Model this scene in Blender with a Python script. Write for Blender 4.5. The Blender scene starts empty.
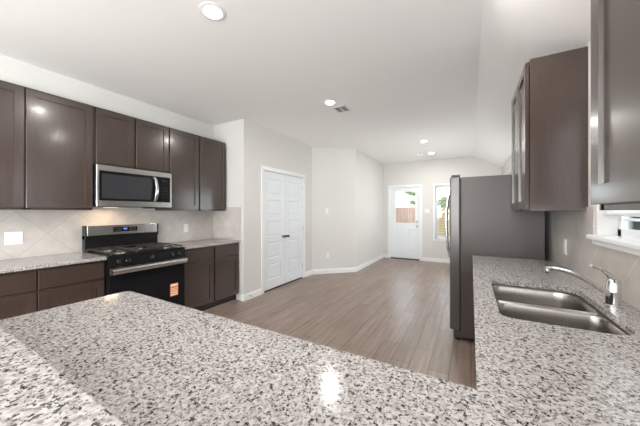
import bpy, bmesh, math, random
from mathutils import Vector
random.seed(4)
S = bpy.context.scene
COL = S.collection

# ------------------------------------------------------------------ camera
THETA = math.atan(151 / 266)
cam_data = bpy.data.cameras.new('camera')
cam = bpy.data.objects.new('camera', cam_data)
COL.objects.link(cam)
cam.location = (0, 0, 1.34)
cam.rotation_euler = (math.pi / 2, 0, THETA)
cam_data.sensor_fit = 'HORIZONTAL'
cam_data.sensor_width = 36
cam_data.lens = 36 * 266 / 640
cam_data.shift_y = -1 / 640
cam_data.clip_start = 0.02
S.camera = cam

# ------------------------------------------------------------------ light, sky, exposure
S.view_settings.view_transform = 'Standard'
S.view_settings.look = 'None'
S.view_settings.gamma = 1
S.view_settings.use_curve_mapping = False
S.view_settings.exposure = -0.08

W = bpy.data.worlds.new('sky')
S.world = W
W.use_nodes = True
wn = W.node_tree
wn.nodes.clear()
w_out = wn.nodes.new('ShaderNodeOutputWorld')
w_bg = wn.nodes.new('ShaderNodeBackground')
w_tc = wn.nodes.new('ShaderNodeTexCoord')
w_sep = wn.nodes.new('ShaderNodeSeparateXYZ')
w_ramp = wn.nodes.new('ShaderNodeValToRGB')
w_ramp.color_ramp.elements[0].position = 0.0
w_ramp.color_ramp.elements[0].color = (0.95, 0.97, 1.0, 1)
w_ramp.color_ramp.elements[1].position = 0.7
w_ramp.color_ramp.elements[1].color = (0.72, 0.84, 1.0, 1)
wn.links.new(w_tc.outputs['Generated'], w_sep.inputs[0])
wn.links.new(w_sep.outputs['Z'], w_ramp.inputs[0])
wn.links.new(w_ramp.outputs[0], w_bg.inputs['Color'])
w_bg.inputs['Strength'].default_value = 6.0
wn.links.new(w_bg.outputs[0], w_out.inputs[0])


def daylight(name, loc, aim, sx, sy, power, color=(0.95, 0.975, 1.0)):
    """area lamp standing in for sky light at a window opening"""
    l = bpy.data.lights.new(name, 'AREA')
    l.shape = 'RECTANGLE'
    l.size, l.size_y = sx, sy
    l.energy = power
    l.color = color
    o = bpy.data.objects.new(name, l)
    COL.objects.link(o)
    o.location = loc
    o.rotation_euler = Vector(aim).to_track_quat('-Z', 'Y').to_euler()
    return o


DOWNLIGHT_POWER = 12.0
# living and nook lamps are added daylight, tilted up to brighten the ceiling
daylight('added_living_fill', (-2.55, -5.12, 1.35), (0, 1, 1.5), 1.5, 1.7, 270)
daylight('added_living_fill', (-0.45, -5.12, 1.35), (0, 1, 1.5), 1.5, 1.7, 270)
daylight('added_living_side_fill', (0.80, -2.4, 1.3), (-1, 0, 1.3), 3.0, 1.8, 380)  # added lamp, out of view, lights the room from the right
daylight('kitchen_window_daylight', (0.90, 1.71, 1.75), (-1, 0, 0), 0.88, 0.70, 32)
daylight('added_nook_side_fill', (0.79, 5.9, 1.35), (-1, 0, 0.6), 2.2, 1.4, 48)  # added lamp for the nook, hidden behind the refrigerator

# ------------------------------------------------------------------ materials
MATS = {}


def nodes_of(name):
    m = bpy.data.materials.new(name)
    m.use_nodes = True
    nt = m.node_tree
    p = nt.nodes['Principled BSDF']
    return m, nt, p


def mat(name, col, rough=0.5, metal=0.0, noise=0.0, scale=30.0, stretch=(1, 1, 1), bump=0.0, coat=0.0, spec=None):
    m, nt, p = nodes_of(name)
    p.inputs['Roughness'].default_value = rough
    p.inputs['Metallic'].default_value = metal
    p.inputs['Base Color'].default_value = (*col, 1)
    if coat:
        p.inputs['Coat Weight'].default_value = coat
        p.inputs['Coat Roughness'].default_value = 0.12
    if spec is not None:
        p.inputs['Specular IOR Level'].default_value = spec
    if noise or bump:
        tc = nt.nodes.new('ShaderNodeTexCoord')
        mp = nt.nodes.new('ShaderNodeMapping')
        mp.inputs['Scale'].default_value = stretch
        nz = nt.nodes.new('ShaderNodeTexNoise')
        nz.inputs['Scale'].default_value = scale
        nz.inputs['Detail'].default_value = 5
        nt.links.new(tc.outputs['Object'], mp.inputs[0])
        nt.links.new(mp.outputs[0], nz.inputs['Vector'])
        if noise:
            rp = nt.nodes.new('ShaderNodeValToRGB')
            rp.color_ramp.elements[0].position = 0.3
            rp.color_ramp.elements[1].position = 0.7
            rp.color_ramp.elements[0].color = (*[c * (1 - noise) for c in col], 1)
            rp.color_ramp.elements[1].color = (*[min(1, c * (1 + noise)) for c in col], 1)
            nt.links.new(nz.outputs['Fac'], rp.inputs[0])
            nt.links.new(rp.outputs[0], p.inputs['Base Color'])
        if bump:
            b = nt.nodes.new('ShaderNodeBump')
            b.inputs['Strength'].default_value = bump
            b.inputs['Distance'].default_value = 0.002
            nt.links.new(nz.outputs['Fac'], b.inputs['Height'])
            nt.links.new(b.outputs[0], p.inputs['Normal'])
    MATS[name] = m
    return m


def emit(name, col, strength):
    m = bpy.data.materials.new(name)
    m.use_nodes = True
    nt = m.node_tree
    nt.nodes.clear()
    o = nt.nodes.new('ShaderNodeOutputMaterial')
    e = nt.nodes.new('ShaderNodeEmission')
    e.inputs[0].default_value = (*col, 1)
    e.inputs[1].default_value = strength
    nt.links.new(e.outputs[0], o.inputs[0])
    return m


def glass(name, tint=(0.93, 0.96, 0.95)):
    m = bpy.data.materials.new(name)
    m.use_nodes = True
    nt = m.node_tree
    nt.nodes.clear()
    o = nt.nodes.new('ShaderNodeOutputMaterial')
    mix = nt.nodes.new('ShaderNodeMixShader')
    t = nt.nodes.new('ShaderNodeBsdfTransparent')
    t.inputs[0].default_value = (*tint, 1)
    g = nt.nodes.new('ShaderNodeBsdfGlossy')
    g.inputs['Roughness'].default_value = 0.02
    f = nt.nodes.new('ShaderNodeFresnel')
    f.inputs[0].default_value = 1.45
    nt.links.new(f.outputs[0], mix.inputs[0])
    nt.links.new(t.outputs[0], mix.inputs[1])
    nt.links.new(g.outputs[0], mix.inputs[2])
    nt.links.new(mix.outputs[0], o.inputs[0])
    return m


def translucent(name, col):
    m, nt, p = nodes_of(name)
    p.inputs['Base Color'].default_value = (*col, 1)
    p.inputs['Roughness'].default_value = 0.4
    tr = nt.nodes.new('ShaderNodeBsdfTranslucent')
    tr.inputs[0].default_value = (*col, 1)
    mx = nt.nodes.new('ShaderNodeMixShader')
    mx.inputs[0].default_value = 0.45
    nt.links.new(p.outputs[0], mx.inputs[1])
    nt.links.new(tr.outputs[0], mx.inputs[2])
    nt.links.new(mx.outputs[0], nt.nodes['Material Output'].inputs[0])
    return m


def granite():
    m, nt, p = nodes_of('granite')
    N, L = nt.nodes.new, nt.links.new
    tc = N('ShaderNodeTexCoord')

    def noise(scale, detail, off, rough=0.55):
        mp = N('ShaderNodeMapping')
        mp.inputs['Location'].default_value = off
        n = N('ShaderNodeTexNoise')
        n.inputs['Scale'].default_value = scale
        n.inputs['Detail'].default_value = detail
        n.inputs['Roughness'].default_value = rough
        L(tc.outputs['Object'], mp.inputs[0])
        L(mp.outputs[0], n.inputs['Vector'])
        return n.outputs['Fac']

    def ramp(src, a, b, ca, cb):
        r = N('ShaderNodeValToRGB')
        r.color_ramp.elements[0].position = a
        r.color_ramp.elements[1].position = b
        r.color_ramp.elements[0].color = (ca, ca, ca, 1) if isinstance(ca, float) else (*ca, 1)
        r.color_ramp.elements[1].color = (cb, cb, cb, 1) if isinstance(cb, float) else (*cb, 1)
        L(src, r.inputs[0])
        return r.outputs[0]

    def mix(fac, a, b):
        x = N('ShaderNodeMix')
        x.data_type = 'RGBA'
        L(fac, x.inputs[0])
        for s, v in ((x.inputs[6], a), (x.inputs[7], b)):
            if isinstance(v, tuple):
                s.default_value = (*v, 1)
            else:
                L(v, s)
        return x.outputs[2]

    base = ramp(noise(90, 3, (0, 0, 0)), 0.36, 0.60, (0.34, 0.312, 0.30), (0.53, 0.505, 0.494))
    grey = ramp(noise(118, 3, (3.1, 1.7, 0.4)), 0.54, 0.60, 0.0, 1.0)
    c1 = mix(grey, base, (0.22, 0.195, 0.187))
    dark = ramp(noise(122, 4, (7.3, 2.9, 5.5), 0.62), 0.56, 0.595, 0.0, 1.0)
    c2 = mix(dark, c1, (0.03, 0.026, 0.027))
    L(c2, p.inputs['Base Color'])
    p.inputs['Roughness'].default_value = 0.13
    p.inputs['Specular IOR Level'].default_value = 0.5
    return m


def tile_diagonal(name, axis, a0, z0, ca, cb, grout):
    """square tiles laid on the diagonal; axis 0 = wall along X, 1 = wall along Y"""
    m, nt, p = nodes_of(name)
    N, L = nt.nodes.new, nt.links.new
    tc = N('ShaderNodeTexCoord')
    sp = N('ShaderNodeSeparateXYZ')
    L(tc.outputs['Object'], sp.inputs[0])

    def m2(op, a, b):
        x = N('ShaderNodeMath')
        x.operation = op
        for i, v in enumerate((a, b)):
            if isinstance(v, (int, float)):
                x.inputs[i].default_value = v
            else:
                L(v, x.inputs[i])
        return x.outputs[0]
    a = m2('SUBTRACT', sp.outputs[axis], a0)
    z = m2('SUBTRACT', sp.outputs[2], z0)
    u = m2('MULTIPLY', m2('ADD', a, z), 0.70711)
    v = m2('MULTIPLY', m2('SUBTRACT', z, a), 0.70711)
    cb_ = N('ShaderNodeCombineXYZ')
    L(u, cb_.inputs[0])
    L(v, cb_.inputs[1])
    br = N('ShaderNodeTexBrick')
    br.offset = 0
    br.inputs['Scale'].default_value = 1
    br.inputs['Brick Width'].default_value = 0.305
    br.inputs['Row Height'].default_value = 0.305
    br.inputs['Mortar Size'].default_value = 0.0022
    br.inputs['Mortar Smooth'].default_value = 0.1
    br.inputs['Color1'].default_value = (*ca, 1)
    br.inputs['Color2'].default_value = (*cb, 1)
    br.inputs['Mortar'].default_value = (*grout, 1)
    L(cb_.outputs[0], br.inputs['Vector'])
    nz = N('ShaderNodeTexNoise')
    nz.inputs['Scale'].default_value = 9
    nz.inputs['Detail'].default_value = 6
    L(tc.outputs['Object'], nz.inputs['Vector'])
    rp = N('ShaderNodeValToRGB')
    rp.color_ramp.elements[0].position = 0.3
    rp.color_ramp.elements[1].position = 0.7
    rp.color_ramp.elements[0].color = (0.84, 0.84, 0.84, 1)
    rp.color_ramp.elements[1].color = (1, 1, 1, 1)
    L(nz.outputs['Fac'], rp.inputs[0])
    mx = N('ShaderNodeMix')
    mx.data_type = 'RGBA'
    mx.blend_type = 'MULTIPLY'
    mx.inputs[0].default_value = 1
    L(br.outputs['Color'], mx.inputs[6])
    L(rp.outputs[0], mx.inputs[7])
    L(mx.outputs[2], p.inputs['Base Color'])
    b = N('ShaderNodeBump')
    b.invert = True
    b.inputs['Strength'].default_value = 0.4
    b.inputs['Distance'].default_value = 0.002
    L(br.outputs['Fac'], b.inputs['Height'])
    L(b.outputs[0], p.inputs['Normal'])
    p.inputs['Roughness'].default_value = 0.32
    return m


def plank_floor():
    m, nt, p = nodes_of('wood_plank_floor')
    N, L = nt.nodes.new, nt.links.new
    tc = N('ShaderNodeTexCoord')
    sp = N('ShaderNodeSeparateXYZ')
    L(tc.outputs['Object'], sp.inputs[0])
    cb = N('ShaderNodeCombineXYZ')
    L(sp.outputs[1], cb.inputs[0])
    L(sp.outputs[0], cb.inputs[1])
    br = N('ShaderNodeTexBrick')
    br.offset = 0.36
    br.inputs['Scale'].default_value = 1
    br.inputs['Brick Width'].default_value = 0.92
    br.inputs['Row Height'].default_value = 0.158
    br.inputs['Mortar Size'].default_value = 0.0030
    br.inputs['Mortar Smooth'].default_value = 0.1
    br.inputs['Color1'].default_value = (0.235, 0.170, 0.137, 1)
    br.inputs['Color2'].default_value = (0.290, 0.216, 0.178, 1)
    br.inputs['Mortar'].default_value = (0.12, 0.09, 0.075, 1)
    L(cb.outputs[0], br.inputs['Vector'])
    mp = N('ShaderNodeMapping')
    mp.inputs['Scale'].default_value = (20, 1.2, 1)
    L(tc.outputs['Object'], mp.inputs[0])
    nz = N('ShaderNodeTexNoise')
    nz.inputs['Scale'].default_value = 1.6
    nz.inputs['Detail'].default_value = 7
    nz.inputs['Distortion'].default_value = 0.6
    L(mp.outputs[0], nz.inputs['Vector'])
    rp = N('ShaderNodeValToRGB')
    rp.color_ramp.elements[0].position = 0.28
    rp.color_ramp.elements[1].position = 0.72
    rp.color_ramp.elements[0].color = (0.72, 0.70, 0.69, 1)
    rp.color_ramp.elements[1].color = (1.18, 1.18, 1.19, 1)
    L(nz.outputs['Fac'], rp.inputs[0])
    mx = N('ShaderNodeMix')
    mx.data_type = 'RGBA'
    mx.blend_type = 'MULTIPLY'
    mx.inputs[0].default_value = 1
    L(br.outputs['Color'], mx.inputs[6])
    L(rp.outputs[0], mx.inputs[7])
    L(mx.outputs[2], p.inputs['Base Color'])
    p.inputs['Roughness'].default_value = 0.34
    return m


M = {
    'wall': mat('wall_paint', (0.655, 0.635, 0.612), 0.7, bump=0.12, scale=160),
    'ceiling': mat('ceiling_paint', (0.90, 0.885, 0.87), 0.85, bump=0.15, scale=140),
    'trim': mat('white_trim_paint', (0.80, 0.80, 0.80), 0.35),
    'door': mat('white_door_paint', (0.76, 0.785, 0.82), 0.4),
    'wood': mat('espresso_wood', (0.053, 0.0345, 0.028), 0.24, coat=0.35, noise=0.08, scale=5, stretch=(14, 14, 1.2), spec=0.55),
    'woodh': mat('espresso_wood_level_grain', (0.053, 0.0345, 0.028), 0.24, coat=0.35, noise=0.08, scale=5, stretch=(14, 1.2, 14), spec=0.55),
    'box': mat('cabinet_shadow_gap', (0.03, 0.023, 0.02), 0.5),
    'granite': granite(),
    'tileL': tile_diagonal('backsplash_tile_left', 1, 0.745, 1.341, (0.52, 0.475, 0.44), (0.56, 0.515, 0.48), (0.41, 0.375, 0.35)),
    'tileE': tile_diagonal('backsplash_tile_return', 0, -3.65, 1.341, (0.52, 0.475, 0.44), (0.56, 0.515, 0.48), (0.41, 0.375, 0.35)),
    'tileR': tile_diagonal('backsplash_tile_right', 1, 1.889, 0.947, (0.52, 0.475, 0.44), (0.56, 0.515, 0.48), (0.68, 0.65, 0.62)),
    'floor': plank_floor(),
    'steel': mat('brushed_steel', (0.60, 0.585, 0.57), 0.24, 1.0, noise=0.06, scale=40, stretch=(1, 1, 30)),
    'sinksteel': mat('sink_steel', (0.40, 0.375, 0.35), 0.27, 1.0, noise=0.05, scale=60, stretch=(12, 1, 1)),
    'chrome': mat('chrome', (0.72, 0.72, 0.72), 0.12, 1.0),
    'nickel': mat('dark_bronze', (0.10, 0.09, 0.085), 0.35, 0.9),
    'satin': mat('satin_nickel', (0.42, 0.40, 0.38), 0.3, 1.0),
    'fridgeside': mat('fridge_side_grey', (0.080, 0.064, 0.060), 0.42, noise=0.04, scale=200, bump=0.25),
    'fridgeedge': mat('fridge_door_edge', (0.14, 0.127, 0.124), 0.36, 0.5),
    'fridgesteel': mat('fridge_dark_steel', (0.30, 0.285, 0.28), 0.26, 1.0),
    'black': mat('black_enamel', (0.010, 0.010, 0.011), 0.16, spec=0.35),
    'blackglass': mat('black_glass', (0.008, 0.008, 0.010), 0.06, spec=0.25),
    'mwglass': mat('microwave_window', (0.035, 0.036, 0.04), 0.12),
    'iron': mat('cast_iron', (0.03, 0.028, 0.027), 0.55),
    'rubber': mat('black_rubber', (0.02, 0.02, 0.02), 0.6),
    'plate': mat('white_plastic', (0.78, 0.77, 0.75), 0.4),
    'duct': mat('duct_grey', (0.10, 0.10, 0.10), 0.7),
    'slot': mat('outlet_slot', (0.05, 0.05, 0.05), 0.5),
    'vinyl': mat('white_vinyl', (0.82, 0.83, 0.84), 0.4),
    'blind': translucent('white_slat', (0.85, 0.84, 0.86)),
    'glass': glass('window_glass'),
    'sticker_o': mat('sticker_orange', (0.80, 0.22, 0.04), 0.6),
    'sticker_w': mat('sticker_white', (0.85, 0.80, 0.74), 0.6),
    'display': emit('display_blue', (0.15, 0.3, 0.9), 1.2),
    'lamp': emit('downlight_glow', (1.0, 0.97, 0.92), 14.0),
    'hoodlamp': emit('cooktop_lamp_glow', (1.0, 0.75, 0.5), 2.0),
    'fence_red': mat('red_fence_boards', (0.30, 0.165, 0.125), 0.8, noise=0.2, scale=3, stretch=(8, 8, 0.6)),
    'fence_tan': mat('tan_fence_boards', (0.33, 0.21, 0.115), 0.8, noise=0.2, scale=3, stretch=(8, 8, 0.6)),
    'leaf': mat('tree_leaves', (0.13, 0.17, 0.07), 0.8, noise=0.5, scale=4),
    'bark': mat('tree_bark', (0.14, 0.10, 0.07), 0.9, noise=0.3, scale=8),
    'lawn': mat('lawn', (0.16, 0.22, 0.07), 0.9, noise=0.3, scale=3),
    'siding': mat('pale_siding', (0.62, 0.64, 0.60), 0.7),
    'shingle': mat('roof_shingle', (0.42, 0.34, 0.29), 0.9, noise=0.2, scale=5),
    'darkpane': mat('dark_house_pane', (0.36, 0.40, 0.40), 0.2),
}

# ------------------------------------------------------------------ mesh helpers
ORG = {}


class MB:
    def __init__(s):
        s.bm = bmesh.new()
        s.mats = []

    def box(s, x0, x1, y0, y1, z0, z1, bev=0.0, seg=2):
        v = [s.bm.verts.new(p) for p in ((x0, y0, z0), (x1, y0, z0), (x1, y1, z0), (x0, y1, z0), (x0, y0, z1), (x1, y0, z1), (x1, y1, z1), (x0, y1, z1))]
        f = [s.bm.faces.new([v[i] for i in q]) for q in ((3, 2, 1, 0), (4, 5, 6, 7), (0, 1, 5, 4), (1, 2, 6, 5), (2, 3, 7, 6), (3, 0, 4, 7))]
        if bev:
            e = list({e for q in f for e in q.edges})
            bmesh.ops.bevel(s.bm, geom=e, offset=bev, segments=seg, affect='EDGES', profile=0.5)
        return s

    def prism(s, poly, d, lo, hi):
        """poly of 2-D points; d = axis of extrusion (0,1,2)"""
        def P(p, t):
            q = [p[0], p[1]]
            q.insert(d, t)
            return q
        a = [s.bm.verts.new(P(p, lo)) for p in poly]
        b = [s.bm.verts.new(P(p, hi)) for p in poly]
        n = len(poly)
        s.bm.faces.new(a)
        s.bm.faces.new(b)
        for i in range(n):
            s.bm.faces.new((a[i], a[(i + 1) % n], b[(i + 1) % n], b[i]))
        return s

    def tube(s, pts, rad, seg=12, flat=1.0, up=None):
        pts = [Vector(p) for p in pts]
        if not isinstance(rad, (list, tuple)):
            rad = [rad] * len(pts)
        rings = []
        u = None
        for i, p in enumerate(pts):
            t = (pts[min(i + 1, len(pts) - 1)] - pts[max(i - 1, 0)]).normalized()
            if u is None:
                u = Vector(up) if up else (Vector((0, 0, 1)) if abs(t.z) < 0.9 else Vector((0, 1, 0)))
            u = (u - t * u.dot(t)).normalized()
            w = t.cross(u)
            rings.append([s.bm.verts.new(p + (u * math.cos(k * 2 * math.pi / seg) + w * flat * math.sin(k * 2 * math.pi / seg)) * rad[i]) for k in range(seg)])
        for a, b in zip(rings, rings[1:]):
            for k in range(seg):
                s.bm.faces.new((a[k], a[(k + 1) % seg], b[(k + 1) % seg], b[k]))
        s.bm.faces.new(rings[0])
        s.bm.faces.new(rings[-1])
        return s

    def lathe(s, prof, c, axis=(0, 0, 1), seg=24):
        a = Vector(axis).normalized()
        u = Vector((1, 0, 0)) if abs(a.x) < 0.9 else Vector((0, 1, 0))
        u = (u - a * u.dot(a)).normalized()
        w = a.cross(u)
        c = Vector(c)
        rings = [[s.bm.verts.new(c + a * h + (u * math.cos(k * 2 * math.pi / seg) + w * math.sin(k * 2 * math.pi / seg)) * r) for k in range(seg)] for r, h in prof]
        for p, q in zip(rings, rings[1:]):
            for k in range(seg):
                s.bm.faces.new((p[k], p[(k + 1) % seg], q[(k + 1) % seg], q[k]))
        s.bm.faces.new(rings[0])
        s.bm.faces.new(rings[-1])
        return s

    def plate(s, outer, holes, z0, z1):
        top, allv = [], []
        for loop in [outer] + holes:
            a = [s.bm.verts.new((x, y, z1)) for x, y in loop]
            b = [s.bm.verts.new((x, y, z0)) for x, y in loop]
            n = len(loop)
            for i in range(n):
                s.bm.faces.new((b[i], b[(i + 1) % n], a[(i + 1) % n], a[i]))
            allv.append((a, b))
        for k in (0, 1):
            e = []
            for pr in allv:
                vs = pr[k]
                e += [s.bm.edges.get((vs[i], vs[(i + 1) % len(vs)])) for i in range(len(vs))]
            bmesh.ops.triangle_fill(s.bm, edges=e, use_beauty=True)
        return s

    def paneled(s, O, U, V, N, w, h, t, panels=(), depth=0.009, slope=0.006, raised=None, hole=(), c=0.002):
        O, U, V, N = Vector(O), Vector(U), Vector(V), Vector(N)

        def P(u, v, n):
            return s.bm.verts.new(O + U * u + V * v + N * n)

        def quad(*q):
            s.bm.faces.new([P(*x) for x in q])

        def ring(r0, n0, r1, n1):
            a = [(r0[0], r0[2]), (r0[1], r0[2]), (r0[1], r0[3]), (r0[0], r0[3])]
            b = [(r1[0], r1[2]), (r1[1], r1[2]), (r1[1], r1[3]), (r1[0], r1[3])]
            va = [P(*p, n0) for p in a]
            vb = [P(*p, n1) for p in b]
            for i in range(4):
                s.bm.faces.new((va[i], va[(i + 1) % 4], vb[(i + 1) % 4], vb[i]))
        inset = lambda r, d: (r[0] + d, r[1] - d, r[2] + d, r[3] - d)
        full = (0, w, 0, h)
        ring(full, 0, full, t - c)
        ring(full, t - c, inset(full, c), t)
        al = list(panels) + list(hole)
        us = sorted({c, w - c} | {x for r in al for x in r[:2]})
        vs = sorted({c, h - c} | {x for r in al for x in r[2:]})

        def grid(n, skip):
            for i in range(len(us) - 1):
                for j in range(len(vs) - 1):
                    mu, mv = (us[i] + us[i + 1]) / 2, (vs[j] + vs[j + 1]) / 2
                    if any(r[0] < mu < r[1] and r[2] < mv < r[3] for r in skip):
                        continue
                    quad((us[i], vs[j], n), (us[i + 1], vs[j], n), (us[i + 1], vs[j + 1], n), (us[i], vs[j + 1], n))
        grid(t, al)
        if hole:
            us[0], us[-1], vs[0], vs[-1] = 0, w, 0, h
            grid(0, hole)
            for r in hole:
                ring(r, 0, r, t)
        else:
            quad((0, 0, 0), (w, 0, 0), (w, h, 0), (0, h, 0))
        for r in panels:
            r2 = inset(r, slope)
            ring(r, t, r2, t - depth)
            if raised:
                r3 = inset(r2, raised)
                r4 = inset(r3, raised)
                ring(r2, t - depth, r3, t - depth)
                ring(r3, t - depth, r4, t - depth * 0.25)
                r2, n = r4, t - depth * 0.25
            else:
                n = t - depth
            quad((r2[0], r2[2], n), (r2[1], r2[2], n), (r2[1], r2[3], n), (r2[0], r2[3], n))
        return s

    def build(s, name, m, parent=None, org=(0, 0, 0), smooth=False):
        o = Vector(ORG[parent.name] if parent else org)
        bmesh.ops.remove_doubles(s.bm, verts=s.bm.verts, dist=1e-6)
        bmesh.ops.recalc_face_normals(s.bm, faces=s.bm.faces)
        for v in s.bm.verts:
            v.co -= o
        me = bpy.data.meshes.new(name)
        s.bm.to_mesh(me)
        s.bm.free()
        me.materials.append(m)
        if smooth:
            for p in me.polygons:
                p.use_smooth = True
            me.set_sharp_from_angle(angle=math.radians(40))
        ob = bpy.data.objects.new(name, me)
        COL.objects.link(ob)
        ob.parent = parent
        if not parent:
            ob.location = o
        ORG[ob.name] = tuple(o)
        return ob


def rrect(x0, x1, y0, y1, r, n=6):
    if not isinstance(r, (list, tuple)):
        r = [r] * 4
    pts = []
    for (cx, cy, a, q) in ((x1 - r[0], y1 - r[0], 0, r[0]), (x0 + r[1], y1 - r[1], 90, r[1]), (x0 + r[2], y0 + r[2], 180, r[2]), (x1 - r[3], y0 + r[3], 270, r[3])):
        if q < 1e-5:
            pts.append((cx, cy))
            continue
        for k in range(n + 1):
            t = math.radians(a + 90 * k / n)
            pts.append((cx + q * math.cos(t), cy + q * math.sin(t)))
    return pts


def tag(o, label, cat, group=None):
    o['label'] = label
    o['category'] = cat
    if group:
        o['group'] = group
    return o


def thing(name, label, cat, loc, group=None):
    o = bpy.data.objects.new(name, None)
    o.empty_display_size = 0.05
    COL.objects.link(o)
    o.location = loc
    ORG[o.name] = tuple(loc)
    return tag(o, label, cat, group)


def struct(o, label=None):
    o['kind'] = 'structure'
    if label:
        o['label'] = label
    return o


def dup(root, loc, label=None):
    r = root.copy()
    COL.objects.link(r)
    r.location = loc
    ORG[r.name] = tuple(loc)
    if label:
        r['label'] = label
    for ch in list(root.children):
        c = ch.copy()
        COL.objects.link(c)
        c.parent = r
        for g in ch.children:
            d = g.copy()
            COL.objects.link(d)
            d.parent = c
    return r


# ------------------------------------------------------------------ the room shell
XL, XR = -3.65, 0.645          # left and right kitchen walls
YB, YN = 7.74, -5.0            # far wall with the back door, near wall behind the camera
XP, YR = -2.97, 2.91           # pantry wall, return wall
XN = -2.245                    # nook wall
D0, D1 = (-2.97, 4.89), (-2.245, 5.575)
ZC = 2.745
T = 0.14

struct(MB().box(XL - T, XR + T, YN - T, YB + T, -0.08, 0).build('floor', M['floor']), 'grey-brown wood-look plank floor')
ceil = [(XL - T, ZC), (0.068, ZC), (XR, 2.41), (XR + T, 2.41 - 0.082), (XR + T, 2.95), (XL - T, 2.95)]
struct(MB().prism([(p[0], p[1]) for p in ceil], 1, YN - T, YB + T).build('ceiling', M['ceiling']), 'flat off-white ceiling sloping down along the right wall')

TOP = ZC + 0.02
struct(MB().box(XL - T, XL, YN, YR, 0, TOP).build('wall_left', M['wall']))
struct(MB().box(XL - T, XP, YR, YR + 0.11, 0, TOP).build('wall_return', M['wall']))
PD0, PD1, PDH = 3.345, 4.545, 2.04
struct(MB().box(XP - 0.11, XP, YR + 0.11, PD0, 0, TOP).box(XP - 0.11, XP, PD1, D0[1], 0, TOP).box(XP - 0.11, XP, PD0, PD1, PDH, TOP).build('wall_pantry', M['wall']))
nd = Vector((D1[0] - D0[0], D1[1] - D0[1], 0)).normalized()
nn = Vector((-nd.y, nd.x, 0)) * 0.11
struct(MB().prism([D0, D1, (D1[0] + nn.x, D1[1] + nn.y), (D0[0] + nn.x, D0[1] + nn.y)], 2, 0, TOP).build('wall_diagonal', M['wall']))
struct(MB().box(XN - T, XN, D1[1], YB, 0, TOP).build('wall_nook', M['wall']))
BD0, BD1, BDH = -2.045, -1.225, 2.05
WN0, WN1, WNZ0, WNZ1 = -0.845, -0.02, 0.64, 2.05
w = MB()
w.box(XN - T, BD0, YB, YB + T, 0, TOP).box(BD0, BD1, YB, YB + T, BDH, TOP).box(BD1, WN0, YB, YB + T, 0, TOP)
w.box(WN0, WN1, YB, YB + T, 0, WNZ0).box(WN0, WN1, YB, YB + T, WNZ1, TOP).box(WN1, XR + T, YB, YB + T, 0, TOP)
struct(w.build('wall_far', M['wall']))
KW0, KW1, KWZ0, KWZ1 = 1.25, 2.167, 1.20, 2.12
w = MB()
w.box(XR, XR + T, YN, -3.95, 0, 2.43).box(XR, XR + T, -0.85, KW0, 0, 2.43).box(XR, XR + T, -3.95, -0.85, 0, 0.35).box(XR, XR + T, -3.95, -0.85, 2.25, 2.43).box(XR, XR + T, KW1, 4.7, 0, 2.43).box(XR, XR + T, 7.1, YB, 0, 2.43).box(XR, XR + T, 4.7, 7.1, 0, 0.6).box(XR, XR + T, 4.7, 7.1, 2.1, 2.43).box(XR, XR + T, KW0, KW1, 0, KWZ0).box(XR, XR + T, KW0, KW1, KWZ1, 2.43)
struct(w.build('wall_right', M['wall']))
w = MB()
for a, b in ((XL - T, -3.3), (-1.8, -1.2), (0.3, XR + T)):
    w.box(a, b, YN - T, YN, 0, TOP)
for a, b in ((-3.3, -1.8), (-1.2, 0.3)):
    w.box(a, b, YN - T, YN, 0, 0.45).box(a, b, YN - T, YN, 2.25, TOP)
struct(w.build('wall_near', M['wall']))
struct(MB().box(-1.60, XR, -0.02, 0.098, 0, 1.038).build('wall_bar', M['wall']), 'half wall under the raised bar')

# baseboards
BH, BT = 0.10, 0.014


def board(name, pts):
    """baseboard along a chain of floor points, thickness to the left of travel"""
    m = MB()
    n = len(pts)
    off = []
    for i in range(n):
        a = Vector(pts[max(i - 1, 0)])
        b = Vector(pts[i])
        c = Vector(pts[min(i + 1, n - 1)])
        n1 = Vector((-(b - a).y, (b - a).x)).normalized() if i > 0 else None
        n2 = Vector((-(c - b).y, (c - b).x)).normalized() if i < n - 1 else None
        if n1 is None:
            d = n2 * BT
        elif n2 is None:
            d = n1 * BT
        else:
            k = (n1 + n2).normalized()
            d = k * (BT / max(0.3, k.dot(n1)))
        off.append(b + d)
    prof = [(0.0, 0.0), (1.0, 0.0), (1.0, BH - 0.018), (0.45, BH - 0.004), (0.35, BH), (0.0, BH)]
    rows = [[m.bm.verts.new((Vector(pts[i]).lerp(off[i], u).x, Vector(pts[i]).lerp(off[i], u).y, z)) for u, z in prof] for i in range(n)]
    for a, b in zip(rows, rows[1:]):
        for k in range(len(prof)):
            m.bm.faces.new((a[k], a[(k + 1) % len(prof)], b[(k + 1) % len(prof)], b[k]))
    m.bm.faces.new(rows[0])
    m.bm.faces.new(rows[-1])
    return struct(m.build(name, M['trim']))


board('baseboard_pantry', [(XP, PD0 - 0.062), (XP, YR), (-3.02, YR)])
board('baseboard_diagonal', [(XN, YB), D1, D0, (XP, PD1 + 0.062)])
board('baseboard_far', [(BD0 - 0.06, YB), (XN, YB)])
board('baseboard_right', [(XR, YB), (BD1 + 0.06, YB)])


def casing(m, axis, a0, a1, top, pos, sgn, wd=0.058, th=0.016, z0=0.0, bottom=False):
    """flat door casing round an opening; axis 1 = opening along Y (wall at x=pos), 0 = along X"""
    def bx(u0, u1, z0_, z1_):
        p0, p1 = sorted((pos, pos + sgn * th))
        if axis == 1:
            m.box(p0, p1, u0, u1, z0_, z1_, 0.004)
        else:
            m.box(u0, u1, p0, p1, z0_, z1_, 0.004)
    bx(a0 - wd, a0 + 0.004, z0, top)
    bx(a1 - 0.004, a1 + wd, z0, top)
    bx(a0 - wd, a1 + wd, top - 0.004, top + wd)


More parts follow.
